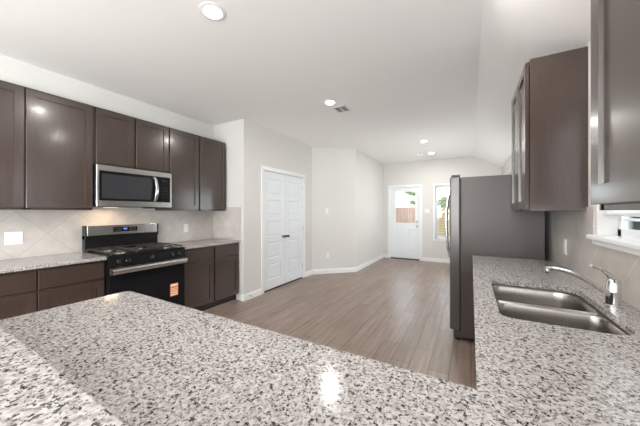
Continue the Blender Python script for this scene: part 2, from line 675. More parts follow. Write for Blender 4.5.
# pantry double door
d1 = struct(MB().box(XP - 0.11, XP, PD0 - 0.001, PD0 + 0.012, 0, PDH).box(XP - 0.11, XP, PD1 - 0.012, PD1 + 0.001, 0, PDH).box(XP - 0.11, XP, PD0, PD1, PDH - 0.012, PDH + 0.001).build('door_1', M['trim']), 'white double pantry door in the left wall')
m = MB()
casing(m, 1, PD0, PD1, PDH, XP, 1)
m.build('casing', M['trim'], d1)
mid = (PD0 + PD1) / 2
for k, (a, b) in enumerate(((PD0 + 0.014, mid - 0.0015), (mid + 0.0015, PD1 - 0.014))):
    wdt = b - a
    hh = PDH - 0.014 - 0.022
    st, rl, bot = 0.098, 0.095, 0.16
    ph = (hh - bot - 0.11 - 4 * rl) / 5
    pans = [(st, wdt - st, bot + i * (ph + rl), bot + i * (ph + rl) + ph) for i in range(5)]
    leaf = MB().paneled((XP - 0.055, a, 0.022), (0, 1, 0), (0, 0, 1), (1, 0, 0), wdt, hh, 0.036, pans, depth=0.010, slope=0.010, raised=0.012).build('door_leaf', M['door'], d1)
    ky = mid + (-0.052 if k == 0 else 0.052)
    MB().lathe([(0.024, 0), (0.024, 0.006), (0.010, 0.010), (0.009, 0.030), (0.022, 0.036), (0.027, 0.047), (0.022, 0.058), (0.006, 0.062)], (XP - 0.019, ky, 0.895), (1, 0, 0), 20).build('knob', M['nickel'], leaf, smooth=True)
    hy = a - 0.004 if k == 0 else b + 0.004
    for hz in (0.25, 1.02, 1.82):
        MB().box(XP - 0.024, XP - 0.012, hy - 0.006, hy + 0.006, hz - 0.045, hz + 0.045, 0.002).build('hinge', M['satin'], leaf)
MB().box(XP - 0.10, XP - 0.02, PD0 + 0.012, PD1 - 0.012, 0.0, 0.012).build('threshold', M['rubber'], d1)
MB().box(XP - 0.11, XP - 0.10, PD0 + 0.012, PD1 - 0.012, 0.0, 2.03).build('pantry_darkness', M['box'], d1).name = 'pantry_dark_sheet'  # pantry shade put into a dark sheet behind the leaves

# back door, half glazed
d2 = struct(MB().box(BD0 - 0.001, BD0 + 0.014, YB, YB + T, 0, BDH).box(BD1 - 0.014, BD1 + 0.001, YB, YB + T, 0, BDH).box(BD0, BD1, YB, YB + T, BDH - 0.014, BDH + 0.001).build('door_2', M['trim']), 'white half glazed back door in the far wall')
m = MB()
casing(m, 0, BD0, BD1, BDH, YB, -1)
m.build('casing', M['trim'], d2)
a, b = BD0 + 0.016, BD1 - 0.016
wdt, hh = b - a, 2.005
g0, g1 = -1.906 - a, -1.342 - a
gm = (g0 + g1) / 2
slab = MB().paneled((a, YB + 0.075, 0.028), (1, 0, 0), (0, 0, 1), (0, -1, 0), wdt, hh, 0.044,
                    [(g0 - 0.01, gm - 0.045, 0.20, 0.83), (gm + 0.045, g1 + 0.01, 0.20, 0.83)], depth=0.010, slope=0.010, raised=0.016,
                    hole=[(g0, g1, 0.995, 1.895)]).build('door_slab', M['door'], d2)
G0, G1, GZ0, GZ1 = g0 + a, g1 + a, 1.023, 1.923
m = MB()
for x0, x1, z0, z1 in ((G0 - 0.022, G0 + 0.014, GZ0 - 0.022, GZ1 + 0.022), (G1 - 0.014, G1 + 0.022, GZ0 - 0.022, GZ1 + 0.022), (G0, G1, GZ0 - 0.022, GZ0 + 0.014), (G0, G1, GZ1 - 0.014, GZ1 + 0.022)):
    m.box(x0, x1, YB + 0.020, YB + 0.034, z0, z1, 0.003)
m.build('glass_frame', M['trim'], slab)
MB().box(G0, G1, YB + 0.050, YB + 0.054, GZ0, GZ1).build('pane', M['glass'], slab)
MB().lathe([(0.030, 0), (0.030, 0.006), (0.011, 0.012), (0.010, 0.030), (0.024, 0.038), (0.028, 0.050), (0.022, 0.062), (0.006, 0.066)], (-1.300, YB + 0.031, 0.945), (0, -1, 0), 20).build('knob', M['satin'], slab, smooth=True)
MB().lathe([(0.030, 0), (0.030, 0.012), (0.024, 0.018), (0.008, 0.020)], (-1.300, YB + 0.031, 1.07), (0, -1, 0), 20).build('deadbolt', M['satin'], slab, smooth=True)
MB().box(BD0 + 0.014, BD1 - 0.014, YB - 0.01, YB + T, 0, 0.026, 0.004).build('threshold', M['rubber'], d2)


def window(name, axis, pos, out, a0, a1, z0, z1, label, rails=(), depth=0.08):
    """vinyl window set DEPTH into the wall; axis 1 = along Y. OUT = +1/-1 outward direction"""
    def bx(m, u0, u1, p0, p1, zz0, zz1, bev=0.003):
        p0, p1 = sorted((p0, p1))
        return m.box(p0, p1, u0, u1, zz0, zz1, bev) if axis == 1 else m.box(u0, u1, p0, p1, zz0, zz1, bev)
    f = 0.045
    q0, q1 = pos + out * depth, pos + out * (depth + 0.05)
    m = MB()
    bx(m, a0, a0 + f, q0, q1, z0, z1)
    bx(m, a1 - f, a1, q0, q1, z0, z1)
    bx(m, a0, a1, q0, q1, z0, z0 + f)
    bx(m, a0, a1, q0, q1, z1 - f, z1)
    o = struct(m.build(name, M['vinyl']), label)
    for r in rails:
        bx(MB(), a0 + f, a1 - f, q0 + out * 0.005, q1 - out * 0.005, r - 0.018, r + 0.018).build('sash_rail', M['vinyl'], o)
    bx(MB(), a0 + f, a1 - f, pos + out * (depth + 0.024), pos + out * (depth + 0.028), z0 + f, z1 - f, 0).build('pane', M['glass'], o)
    return o


w1 = window('window_1', 1, XR, 1, KW0, KW1, KWZ0, KWZ1, 'kitchen window over the sink', rails=(1.66,), depth=0.085)
MB().box(XR + 0.092, XR + 0.104, KW0 + 0.04, KW1 - 0.04, 1.292, 1.306, 0.002).build('muntin', M['vinyl'], w1)
MB().box(XR + 0.092, XR + 0.104, 1.70, 1.714, KWZ0 + 0.04, 1.642, 0.002).build('muntin', M['vinyl'], w1)
m = MB()
m.box(XR - 0.036, XR + 0.09, KW0 - 0.045, KW1 + 0.045, KWZ0 - 0.022, KWZ0 + 0.004, 0.006)
m.build('window_stool', M['trim'], w1)
MB().box(XR - 0.016, XR, KW0 - 0.02, KW1 + 0.02, KWZ0 - 0.05, KWZ0 - 0.022, 0.003).build('apron', M['trim'], w1)
w2 = window('window_2', 0, YB, 1, WN0, WN1, WNZ0, WNZ1, 'tall white nook window beside the back door', rails=(1.345,), depth=0.07)
MB().box(WN0 - 0.05, WN1 + 0.05, YB - 0.03, YB + 0.075, WNZ0 - 0.022, WNZ0 + 0.004, 0.005).build('window_stool', M['trim'], w2)
m = MB()
casing(m, 0, WN0, WN1, WNZ1, YB, -1, wd=0.042, z0=WNZ0)
m.box(WN0 - 0.042, WN1 + 0.042, YB - 0.014, YB, WNZ0 - 0.065, WNZ0 - 0.022, 0.003)
m.build('casing', M['trim'], w2)
window('window_added_3', 0, YN, -1, -3.3, -1.8, 0.45, 2.25, 'unseen living room window added for daylight, left one', rails=(1.35,), depth=0.05)  # rear windows are out of view, added to bring in daylight
window('window_added_4', 0, YN, -1, -1.2, 0.3, 0.45, 2.25, 'unseen living room window added for daylight, left one', rails=(1.35,), depth=0.05)
window('window_added_5', 1, XR, 1, -3.95, -0.85, 0.35, 2.25, 'wide unseen living room window added for daylight', rails=(1.35,), depth=0.05)  # out-of-view window added so daylight comes from the right
window('window_added_6', 1, XR, 1, 4.7, 7.1, 0.6, 2.1, 'unseen nook side window added for daylight', rails=(1.35,), depth=0.05)  # assumed window behind the refrigerator, added for more daylight

# backsplash tile
SP = 0.008
struct(MB().box(XL, XL + SP, -0.6, YR, 0.914, 1.37).build('trim_1', M['tileL']), 'diagonal beige tile backsplash on the left wall')
struct(MB().box(XL + SP, -3.03, YR - SP, YR, 0.914, 1.415).build('trim_2', M['tileE']), 'beige tile backsplash on the return wall')
struct(MB().box(XR - SP, XR, -0.02, 3.06, 0.914, KWZ0 - 0.023).box(XR - SP, XR, KW1 + 0.03, 3.06, KWZ0 - 0.023, 1.37).box(XR - SP, XR, 0.2, KW0 - 0.03, KWZ0 - 0.023, 1.37).build('trim_3', M['tileR']), 'diagonal tile backsplash on the right wall')


# ------------------------------------------------------------------ cabinets
def shaker(m, O, U, N, w, h, t=0.02, rail=0.058):
    return m.paneled(O, U, (0, 0, 1), N, w, h, t, [(rail, w - rail, rail, h - rail)], depth=0.012, slope=0.002)


def upper(label, side, xwall, y0, y1, z0, z1, doors, group, depth=0.305, dz0=0.018, dz1=0.014):
    sg = 1 if side == 'L' else -1
    xf = xwall + sg * depth
    t = thing('upper_cabinet', label, 'cabinet', (xwall, (y0 + y1) / 2, z0), group)
    lo, hi = sorted((xwall, xf))
    m = MB()
    m.box(lo, hi, y0, y0 + 0.016, z0, z1, 0.0015).box(lo, hi, y1 - 0.016, y1, z0, z1, 0.0015)
    m.box(lo, hi, y0 + 0.016, y1 - 0.016, z0 + 0.018, z0 + 0.034).box(lo, hi, y0 + 0.016, y1 - 0.016, z1 - 0.016, z1)
    m.build('body', M['wood'], t)
    f0, f1 = sorted((xf, xf - sg * 0.019))
    m = MB()
    m.box(f0, f1, y0 + 0.016, y0 + 0.034, z0, z1 - 0.001).box(f0, f1, y1 - 0.034, y1 - 0.016, z0, z1 - 0.001).box(f0, f1, y0 + 0.016, y1 - 0.016, z0, z0 + 0.034).box(f0, f1, y0 + 0.016, y1 - 0.016, z1 - 0.034, z1 - 0.001)
    mid_ = (y0 + y1) / 2
    m.box(f0, f1, mid_ - 0.02, mid_ + 0.02, z0, z1 - 0.001)
    m.build('face_frame', M['wood'], t)
    for a, b in doors:
        m = MB()
        if sg > 0:
            shaker(m, (xf + 0.004, a, z0 + dz0), (0, 1, 0), (1, 0, 0), b - a, z1 - z0 - dz0 - dz1)
        else:
            shaker(m, (xf - 0.004, b, z0 + dz0), (0, -1, 0), (-1, 0, 0), b - a, z1 - z0 - dz0 - dz1)
        m.build('door', M['wood'], t)
    return t


UL = 'wall cabinets on the left wall'
upper('dark brown two-door wall cabinet above the plain counter left of the range', 'L', XL, 0.285, 1.210, 1.36, 2.42, ((0.30, 0.731), (0.740, 1.203)), UL)
upper('short dark brown two-door wall cabinet directly above the microwave', 'L', XL, 1.211, 1.987, 1.825, 2.42, ((1.234, 1.586), (1.606, 1.979)), UL)
upper('dark brown two-door wall cabinet in the corner right of the microwave', 'L', XL, 1.988, 2.885, 1.36, 2.42, ((1.995, 2.409), (2.431, 2.876)), UL)
UR = 'wall cabinets on the right wall'
upper('dark brown wall cabinet beside the refrigerator with its broad side panel showing', 'R', XR, 2.30, 3.06, 1.345, 2.39, ((2.315, 2.672), (2.690, 3.045)), UR, depth=0.293)
upper('dark brown wall cabinet closest to the camera, partly hiding the sink window', 'R', XR, 0.62, 1.165, 1.345, 2.39, ((0.635, 1.152),), UR, depth=0.293)


def base_left(label, y0, y1, halves, group):
    xf = -3.05
    t = thing('base_cabinet', label, 'cabinet', (XL, (y0 + y1) / 2, 0), group)
    m = MB()
    m.box(XL + 0.002, xf - 0.02, y0, y1, 0.105, 0.883)
    m.build('body', M['wood'], t)
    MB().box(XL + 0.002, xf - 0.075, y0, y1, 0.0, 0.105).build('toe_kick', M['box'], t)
    MB().box(xf - 0.075, xf - 0.066, y0, y1, 0.0, 0.012, 0.002).build('floor_strip', M['satin'], t)
    for a, b in halves:
        MB().paneled((xf - 0.02, a, 0.705), (0, 1, 0), (0, 0, 1), (1, 0, 0), b - a, 0.158, 0.02, c=0.004).build('drawer', M['woodh'], t)
        shaker(MB(), (xf - 0.02, a, 0.125), (0, 1, 0), (1, 0, 0), b - a, 0.565).build('door', M['wood'], t)
    return t


BL = 'base cabinets on the left wall'
base_left('dark brown base cabinet under the counter left of the range', 0.285, 1.205, ((0.295, 0.739), (0.748, 1.196)), BL)
base_left('dark brown base cabinet under the counter right of the range, by the pantry', 1.982, 2.905, ((1.992, 2.440), (2.462, 2.890)), BL)

# worktops on the left
tag(MB().box(XL + SP + 0.001, -3.02, -0.5, 1.203, 0.884, 0.914, 0.004).build('granite_countertop', M['granite']), 'short speckled granite worktop left of the range, below the double outlet', 'countertop', 'granite worktops')
tag(MB().box(XL + SP + 0.001, -3.02, 1.984, YR - SP - 0.001, 0.884, 0.914, 0.004).build('granite_countertop', M['granite']), 'small speckled granite worktop between the range and the return wall', 'countertop', 'granite worktops')

# peninsula and sink run: one L-shaped slab with the sink cut out
SX0, SX1, SY0, SY1 = 0.105, 0.515, 1.31, 2.025
outer = [(XR - SP - 0.001, 0.10), (XR - SP - 0.001, 3.02), (0.012, 3.02), (0.012, 0.744)]
outer += [p for p in rrect(-1.615, 0.012, 0.10, 0.744, [0, 0.035, 0, 0], 6) if p[0] < -0.001]
hole = rrect(SX0, SX1, SY0, SY1, [0.10, 0.05, 0.05, 0.10], 8)
slab = MB().plate(outer, [hole], 0.884, 0.914).build('granite_countertop', M['granite'])
tag(slab, 'large L-shaped speckled granite worktop of peninsula and sink run', 'countertop', 'granite worktops')
mod = slab.modifiers.new('edge', 'BEVEL')
mod.width, mod.segments, mod.limit_method, mod.angle_limit = 0.004, 2, 'ANGLE', math.radians(60)
tag(MB().box(-1.72, XR - 0.001, -0.30, 0.178, 1.04, 1.07, 0.006).build('granite_bar_top', M['granite']), 'raised speckled granite bar top along the near edge of the peninsula', 'countertop')

# peninsula and sink base cabinets
BR = 'base cabinets under the L-shaped worktop'
t = thing('base_cabinet', 'dark brown base cabinet of the peninsula, open side facing the range', 'cabinet', (-0.83, 0.4, 0), BR)
MB().box(-1.585, -0.02, 0.10, 0.70, 0.105, 0.883).build('body', M['wood'], t)
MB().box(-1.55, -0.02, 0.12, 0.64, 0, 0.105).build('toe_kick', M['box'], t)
for k in range(4):
    a = -1.575 + k * 0.385
    shaker(MB(), (a + 0.375, 0.70, 0.125), (-1, 0, 0), (0, 1, 0), 0.375, 0.565).build('door', M['wood'], t)
    MB().paneled((a + 0.375, 0.70, 0.705), (-1, 0, 0), (0, 0, 1), (0, 1, 0), 0.375, 0.158, 0.02, c=0.004).build('drawer', M['woodh'], t)


def base_right(label, y0, y1, halves):
    t = thing('base_cabinet', label, 'cabinet', (XR, (y0 + y1) / 2, 0), BR)
    m = MB()
    xi = XR - SP - 0.003
    m.box(0.050, 0.064, y0, y1, 0.105, 0.883).box(0.064, xi, y0, y0 + 0.016, 0.105, 0.883).box(0.064, xi, y1 - 0.016, y1, 0.105, 0.883).box(0.064, xi, y0 + 0.016, y1 - 0.016, 0.105, 0.12)
    m.build('body', M['wood'], t)
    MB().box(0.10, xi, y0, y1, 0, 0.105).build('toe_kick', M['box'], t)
    for a, b in halves:
        MB().paneled((0.050, b, 0.705), (0, -1, 0), (0, 0, 1), (-1, 0, 0), b - a, 0.158, 0.02, c=0.004).build('drawer', M['woodh'], t)
        shaker(MB(), (0.050, b, 0.125), (0, -1, 0), (-1, 0, 0), b - a, 0.565).build('door', M['wood'], t)


base_right('dark brown sink base cabinet below the double sink', 1.20, 2.12, ((1.21, 1.655), (1.665, 2.11)))
base_right('dark brown base cabinet between the sink base and the refrigerator', 2.122, 3.01, ((2.132, 2.56), (2.572, 3.0)))
base_right('dark brown base cabinet in the corner behind the peninsula', 0.76, 1.198, ((0.77, 1.188),))

# ------------------------------------------------------------------ sink
t = thing('kitchen_sink', 'stainless steel double bowl sink set under the granite worktop', 'sink', (0.31, 1.667, 0.69))
ymid = 1.667
OX0, OX1, OY0, OY1 = SX0 - 0.012, SX1 + 0.012, SY0 - 0.012, SY1 + 0.012


def bowl_outline(k, d=0.0):
    if k == 0:
        return rrect(SX0 + 0.002 + d, SX1 - 0.002 - d, ymid + 0.014 + d, SY1 - 0.002 - d, [max(0.02, 0.10 - d), 0.05, 0.045, 0.045], 8)
    return rrect(SX0 + 0.002 + d, SX1 - 0.002 - d, SY0 + 0.002 + d, ymid - 0.014 - d, [0.045, 0.045, 0.05, max(0.02, 0.10 - d)], 8)


rim = MB()
zr = 0.872
rim.plate(rrect(OX0, OX1, OY0, OY1, [0.11, 0.06, 0.06, 0.11], 8), [bowl_outline(0), bowl_outline(1)], zr - 0.002, zr)
rim.build('rim', M['sinksteel'], t)
wall_o = rrect(OX0, OX1, OY0, OY1, [0.11, 0.06, 0.06, 0.11], 8)
wall_i = rrect(OX0 + 0.012, OX1 - 0.012, OY0 + 0.012, OY1 - 0.012, [0.10, 0.05, 0.05, 0.10], 8)
MB().plate(wall_o, [wall_i], zr, 0.8835).build('flange', M['sinksteel'], t)
for k in (0, 1):
    m = MB()
    rows = []
    for d, z in ((0.0, zr), (0.003, zr - 0.008), (0.006, zr - 0.05), (0.014, 0.735), (0.022, 0.712), (0.040, 0.702), (0.07, 0.699)):
        rows.append([m.bm.verts.new((x, y, z)) for x, y in bowl_outline(k, d)])
    for a, b in zip(rows, rows[1:]):
        n = len(a)
        for i in range(n):
            m.bm.faces.new((a[i], a[(i + 1) % n], b[(i + 1) % n], b[i]))
    m.bm.faces.new(rows[-1])
    bw = m.build('bowl', M['sinksteel'], t, smooth=True)
    cy = (ymid + SY1) / 2 if k == 0 else (ymid + SY0) / 2
    MB().lathe([(0.050, 0), (0.050, 0.003), (0.040, 0.004), (0.034, 0.001), (0.005, 0.001)], (0.31, cy, 0.6992)).build('drain', M['chrome'], bw, smooth=True)
m = MB()
m.tube([(SX0 + 0.02, ymid, zr - 0.004), (SX1 - 0.02, ymid, zr - 0.004)], 0.0135, 12, flat=0.7)
m.build('divider', M['sinksteel'], t, smooth=True)

# ------------------------------------------------------------------ faucet
FX, FY = 0.560, 1.700
t = thing('kitchen_faucet', 'chrome single-lever faucet with a long low spout behind the sink', 'faucet', (FX, FY, 0.914))
MB().lathe([(0.031, 0), (0.031, 0.006), (0.027, 0.010), (0.026, 0.062), (0.0268, 0.064), (0.0268, 0.068), (0.026, 0.070), (0.025, 0.100), (0.021, 0.118), (0.012, 0.130), (0.003, 0.133)], (FX, FY, 0.914), seg=28).build('body', M['chrome'], t, smooth=True)
sp_dir = Vector((0.30 - FX, 1.60 - FY, 0))
pts = []
for u, z in ((0.03, 0.962), (0.15, 0.985), (0.30, 1.013), (0.45, 1.038), (0.60, 1.058), (0.75, 1.072), (0.88, 1.079), (0.96, 1.080), (1.0, 1.077)):
    pts.append((FX + sp_dir.x * u, FY + sp_dir.y * u, z))
sp = MB().tube(pts, [0.015, 0.0125, 0.0105, 0.0095, 0.009, 0.009, 0.009, 0.009, 0.0085], 14).build('spout', M['chrome'], t, smooth=True)
ex, ey = FX + sp_dir.x * 0.965, FY + sp_dir.y * 0.965
MB().lathe([(0.0085, 0.0), (0.0095, -0.004), (0.0095, -0.020), (0.008, -0.022)], (ex, ey, 1.077), seg=18).build('aerator', M['chrome'], sp, smooth=True)
hd = Vector((0.475 - FX, 1.66 - FY, 0))
pts = [(FX + hd.x * u, FY + hd.y * u, z) for u, z in ((-0.12, 1.022), (0.05, 1.042), (0.25, 1.060), (0.5, 1.078), (0.8, 1.090), (1.0, 1.096))]
MB().tube(pts, [0.014, 0.015, 0.010, 0.0065, 0.006, 0.0065], 12, flat=1.25).build('lever', M['chrome'], t, smooth=True)

# ------------------------------------------------------------------ refrigerator
FY0, FY1 = 3.10, 4.01
t = thing('refrigerator', 'tall grey side-by-side refrigerator with dark steel doors', 'refrigerator', (0.24, 3.55, 0))
MB().box(-0.09, 0.583, FY0, FY1, 0.05, 1.698, 0.006).build('body', M['fridgeside'], t)
for a, b, hy in ((FY0 + 0.002, 3.500, 3.468), (3.508, FY1 - 0.002, 3.540)):
    dr = MB().box(-0.192, -0.098, a, b, 0.112, 1.705, 0.012, 3).build('door', M['fridgeedge'], t)
    MB().box(-0.1945, -0.186, a + 0.010, b - 0.010, 0.122, 1.695, 0.003).build('steel_front', M['fridgesteel'], dr)
    pts = [(-0.190, hy, 1.60), (-0.215, hy, 1.575), (-0.238, hy, 1.50), (-0.252, hy, 1.36), (-0.256, hy, 1.22), (-0.252, hy, 1.08), (-0.238, hy, 0.92), (-0.215, hy, 0.82), (-0.190, hy, 0.79)]
    MB().tube(pts, [0.014] * 9, 14, flat=0.8).build('handle', M['steel'], dr, smooth=True)
for y in (FY0 + 0.05, FY1 - 0.05):
    MB().box(-0.180, -0.10, y - 0.045, y + 0.045, 1.705, 1.727, 0.006).build('hinge_cover', M['fridgeside'], t)
MB().box(-0.105, -0.09, FY0 + 0.01, FY1 - 0.01, 0.12, 1.69).build('door_gasket', M['rubber'], t)
MB().box(-0.16, -0.09, FY0 + 0.01, FY1 - 0.01, 0.035, 0.105, 0.006).build('kick_grille', M['fridgeside'], t)
for x in (-0.13, 0.5):
    for y in (FY0 + 0.06, FY1 - 0.06):
        MB().lathe([(0.022, 0), (0.022, 0.03), (0.015, 0.05)], (x, y, 0.0), seg=16).build('foot', M['rubber'], t)

# ------------------------------------------------------------------ range
RY0, RY1 = 1.209, 1.978
t = thing('gas_range', 'freestanding gas range with black front, stainless handle and backguard', 'range', (-3.3, 1.594, 0))
MB().box(-3.63, -3.02, RY0, RY1, 0.03, 0.905, 0.003).build('body', M['black'], t)
MB().box(-3.58, -2.985, RY0 - 0.001, RY1 + 0.001, 0.905, 0.922, 0.006).build('cooktop', M['black'], t)
MB().prism([(-3.02, 0.800), (-2.975, 0.800), (-2.992, 0.905), (-3.02, 0.905)], 1, RY0, RY1).build('control_panel', M['black'], t) if False else None
m = MB()
pr = [(-3.02, 0.800), (-2.972, 0.800), (-2.990, 0.905), (-3.02, 0.905)]
va = [m.bm.verts.new((x, RY0, z)) for x, z in pr]
vb = [m.bm.verts.new((x, RY1, z)) for x, z in pr]
m.bm.faces.new(va)
m.bm.faces.new(vb)
for i in range(4):
    m.bm.faces.new((va[i], va[(i + 1) % 4], vb[(i + 1) % 4], vb[i]))
cp = m.build('control_panel', M['black'], t)
ax = Vector((0.105, 0, 0.018)).normalized()
for ky in (1.29, 1.37, 1.594, 1.81, 1.89):
    kb = MB().lathe([(0.026, 0), (0.026, 0.006), (0.021, 0.010), (0.019, 0.026), (0.016, 0.029), (0.004, 0.029)], Vector((-2.981, ky, 0.852)), ax, 20).build('knob', M['black'], t, smooth=True)
    MB().box(-2.955, -2.949, ky - 0.003, ky + 0.003, 0.845, 0.875).build('pointer', M['steel'], kb)
dr = MB().box(-3.02, -2.985, RY0 + 0.003, RY1 - 0.003, 0.215, 0.795, 0.006).build('oven_door', M['blackglass'], t)
MB().box(-2.987, -2.983, RY0 + 0.11, RY1 - 0.11, 0.33, 0.66, 0.002).build('oven_window', M['blackglass'], dr)
MB().box(-2.986, -2.981, RY0 + 0.003, RY1 - 0.003, 0.735, 0.795, 0.002).build('door_trim', M['steel'], dr)
m = MB()
m.tube([(-2.940, RY0 + 0.006, 0.765), (-2.940, RY1 - 0.006, 0.765)], 0.026, 20, flat=0.55)
m.box(-2.985, -2.935, RY0 + 0.02, RY0 + 0.05, 0.748, 0.780, 0.004).box(-2.985, -2.935, RY1 - 0.05, RY1 - 0.02, 0.748, 0.780, 0.004)
m.build('handle', M['steel'], dr)
st = MB().box(-2.9835, -2.9825, 1.795, 1.888, 0.375, 0.515).build('energy_sticker', M['sticker_o'], dr)
m = MB()
for z, h in ((0.383, 0.010), (0.408, 0.009), (0.432, 0.007), (0.455, 0.006), (0.486, 0.022)):
    m.box(-2.9826, -2.9821, 1.801, 1.882, z, z + h)
m.build('sticker_print', M['sticker_w'], st)
MB().box(-3.02, -2.99, RY0 + 0.003, RY1 - 0.003, 0.06, 0.205, 0.006).build('storage_drawer', M['black'], t)
for y in (RY0 + 0.06, RY1 - 0.06):
    for x in (-3.58, -3.08):
        MB().lathe([(0.018, 0), (0.018, 0.03)], (x, y, 0), seg=12).build('foot', M['rubber'], t)
bg = MB().box(-3.635, -3.565, RY0 + 0.014, RY1, 0.915, 1.085, 0.004).build('backguard', M['black'], t)
MB().box(-3.635, -3.548, RY0 + 0.026, RY1 - 0.012, 1.080, 1.190, 0.006).build('backguard_panel', M['steel'], bg)
for a, b in ((RY0 + 0.014, RY0 + 0.026), (RY1 - 0.012, RY1)):
    MB().box(-3.638, -3.545, a, b, 1.045, 1.192, 0.004).build('end_cap', M['black'], bg)
dp = MB().box(-3.552, -3.545, 1.475, 1.725, 1.115, 1.168, 0.002).build('display_panel', M['blackglass'], t)
MB().box(-3.5452, -3.5444, 1.575, 1.615, 1.135, 1.155).build('clock_display', M['display'], dp)
for i in range(4):
    for ky in (1.489, 1.640):
        m = MB()
        for k in range(2):
            m.box(-3.5452, -3.5446, ky + i * 0.019, ky + 0.011 + i * 0.019, 1.126 + k * 0.020, 1.132 + k * 0.020)
        m.build('touch_key', M['satin'], dp)
for bx_, by in ((-3.42, 1.36), (-3.14, 1.36), (-3.42, 1.83), (-3.14, 1.83), (-3.28, 1.594)):
    bn = MB().lathe([(0.055, 0), (0.052, 0.008), (0.040, 0.012), (0.005, 0.012)], (bx_, by, 0.921), seg=24).build('burner', M['satin'], t, smooth=True)
    MB().lathe([(0.036, 0.0), (0.036, 0.008), (0.03, 0.012), (0.004, 0.012)], (bx_, by, 0.933), seg=24).build('burner_cap', M['iron'], bn, smooth=True)
for y0, y1 in ((RY0 + 0.02, 1.46), (1.468, 1.720), (1.728, RY1 - 0.02)):
    m = MB()
    x0, x1 = -3.545, -3.015
    zt0, zt1 = 0.938, 0.949
    for y in (y0, y1 - 0.012):
        m.box(x0, x1, y, y + 0.012, zt0, zt1, 0.002)
    for x in (x0, x1 - 0.012, (x0 + x1) / 2 - 0.006):
        m.box(x, x + 0.012, y0, y1, zt0, zt1, 0.002)
    yc = (y0 + y1) / 2
    for x in (x0 + 0.13, x1 - 0.142):
        m.box(x, x + 0.010, y0, yc - 0.045, zt0, zt1, 0.002).box(x, x + 0.010, yc + 0.045, y1, zt0, zt1, 0.002)
    m.box(x0, x0 + 0.09, yc - 0.005, yc + 0.005, zt0, zt1, 0.002).box(x1 - 0.09, x1, yc - 0.005, yc + 0.005, zt0, zt1, 0.002)
    for x in (x0, x1 - 0.012):
        for y in (y0, y1 - 0.012):
            m.box(x, x + 0.012, y, y + 0.012, 0.921, zt0 + 0.002)
    m.build('grate', M['iron'], t)

# ------------------------------------------------------------------ microwave
MY0, MY1, MZ0, MZ1, MX = 1.212, 1.984, 1.392, 1.822, -3.262
t = thing('over_range_microwave', 'stainless steel microwave with a black window mounted over the range', 'microwave', (-3.46, 1.605, MZ0))
MB().box(XL + SP + 0.002, MX - 0.035, MY0, MY1, MZ0, MZ1, 0.003).build('body', M['black'], t)
MB().box(MX - 0.035, MX - 0.012, MY0, MY1, MZ0 + 0.004, MZ1, 0.002).build('front_backing', M['black'], t)
fr = MB().paneled((MX - 0.012, MY0, MZ0 + 0.004), (0, 1, 0), (0, 0, 1), (1, 0, 0), MY1 - MY0, MZ1 - MZ0 - 0.004, 0.012,
                  hole=[(0.022, MY1 - MY0 - 0.022, 0.062, MZ1 - MZ0 - 0.062)], c=0.003).build('steel_frame', M['steel'], t)
d = MB().box(MX - 0.014, MX - 0.004, MY0 + 0.021, 1.795, MZ0 + 0.064, MZ1 - 0.060, 0.001).build('door', M['blackglass'], t)
MB().box(MX - 0.0042, MX - 0.0034, MY0 + 0.045, 1.735, MZ0 + 0.090, MZ1 - 0.088).build('door_window', M['mwglass'], d)
cp = MB().box(MX - 0.014, MX - 0.004, 1.798, MY1 - 0.021, MZ0 + 0.064, MZ1 - 0.060, 0.001).build('control_panel', M['blackglass'], t)
MB().box(MX - 0.0042, MX - 0.0034, 1.865, 1.935, MZ1 - 0.112, MZ1 - 0.098).build('clock_display', M['mwglass'], cp)
for i in range(5):
    for k in range(3):
        MB().box(MX - 0.0042, MX - 0.0036, 1.862 + k * 0.028, 1.878 + k * 0.028, MZ0 + 0.09 + i * 0.036, MZ0 + 0.098 + i * 0.036).build('key', M['mwglass'], cp)
pts = [(MX - 0.006, 1.775, MZ0 + 0.075), (MX + 0.022, 1.778, MZ0 + 0.10), (MX + 0.038, 1.782, MZ0 + 0.16), (MX + 0.042, 1.784, MZ0 + 0.215), (MX + 0.038, 1.782, MZ0 + 0.27), (MX + 0.022, 1.778, MZ0 + 0.33), (MX - 0.006, 1.775, MZ0 + 0.355)]
MB().tube(pts, [0.012] * 7, 14, flat=1.5).build('handle', M['chrome'], d, smooth=True)
MB().box(MX - 0.20, MX - 0.06, 1.74, 1.86, MZ0 - 0.010, MZ0 + 0.002, 0.003).build('filter_cover', M['black'], t)
MB().box(-3.50, -3.44, 1.36, 1.48, MZ0 - 0.004, MZ0 + 0.001, 0.001).build('cooktop_lamp', M['hoodlamp'], t)
l = bpy.data.lights.new('cooktop_lamp_light', 'AREA')
l.shape = 'RECTANGLE'
l.size, l.size_y = 0.06, 0.12
l.energy = 1.3
l.color = (1.0, 0.72, 0.46)
lo = bpy.data.objects.new('cooktop_lamp_light', l)
COL.objects.link(lo)
lo.parent = t
lo.location = Vector((-3.47, 1.42, MZ0 - 0.008)) - Vector(ORG[t.name])

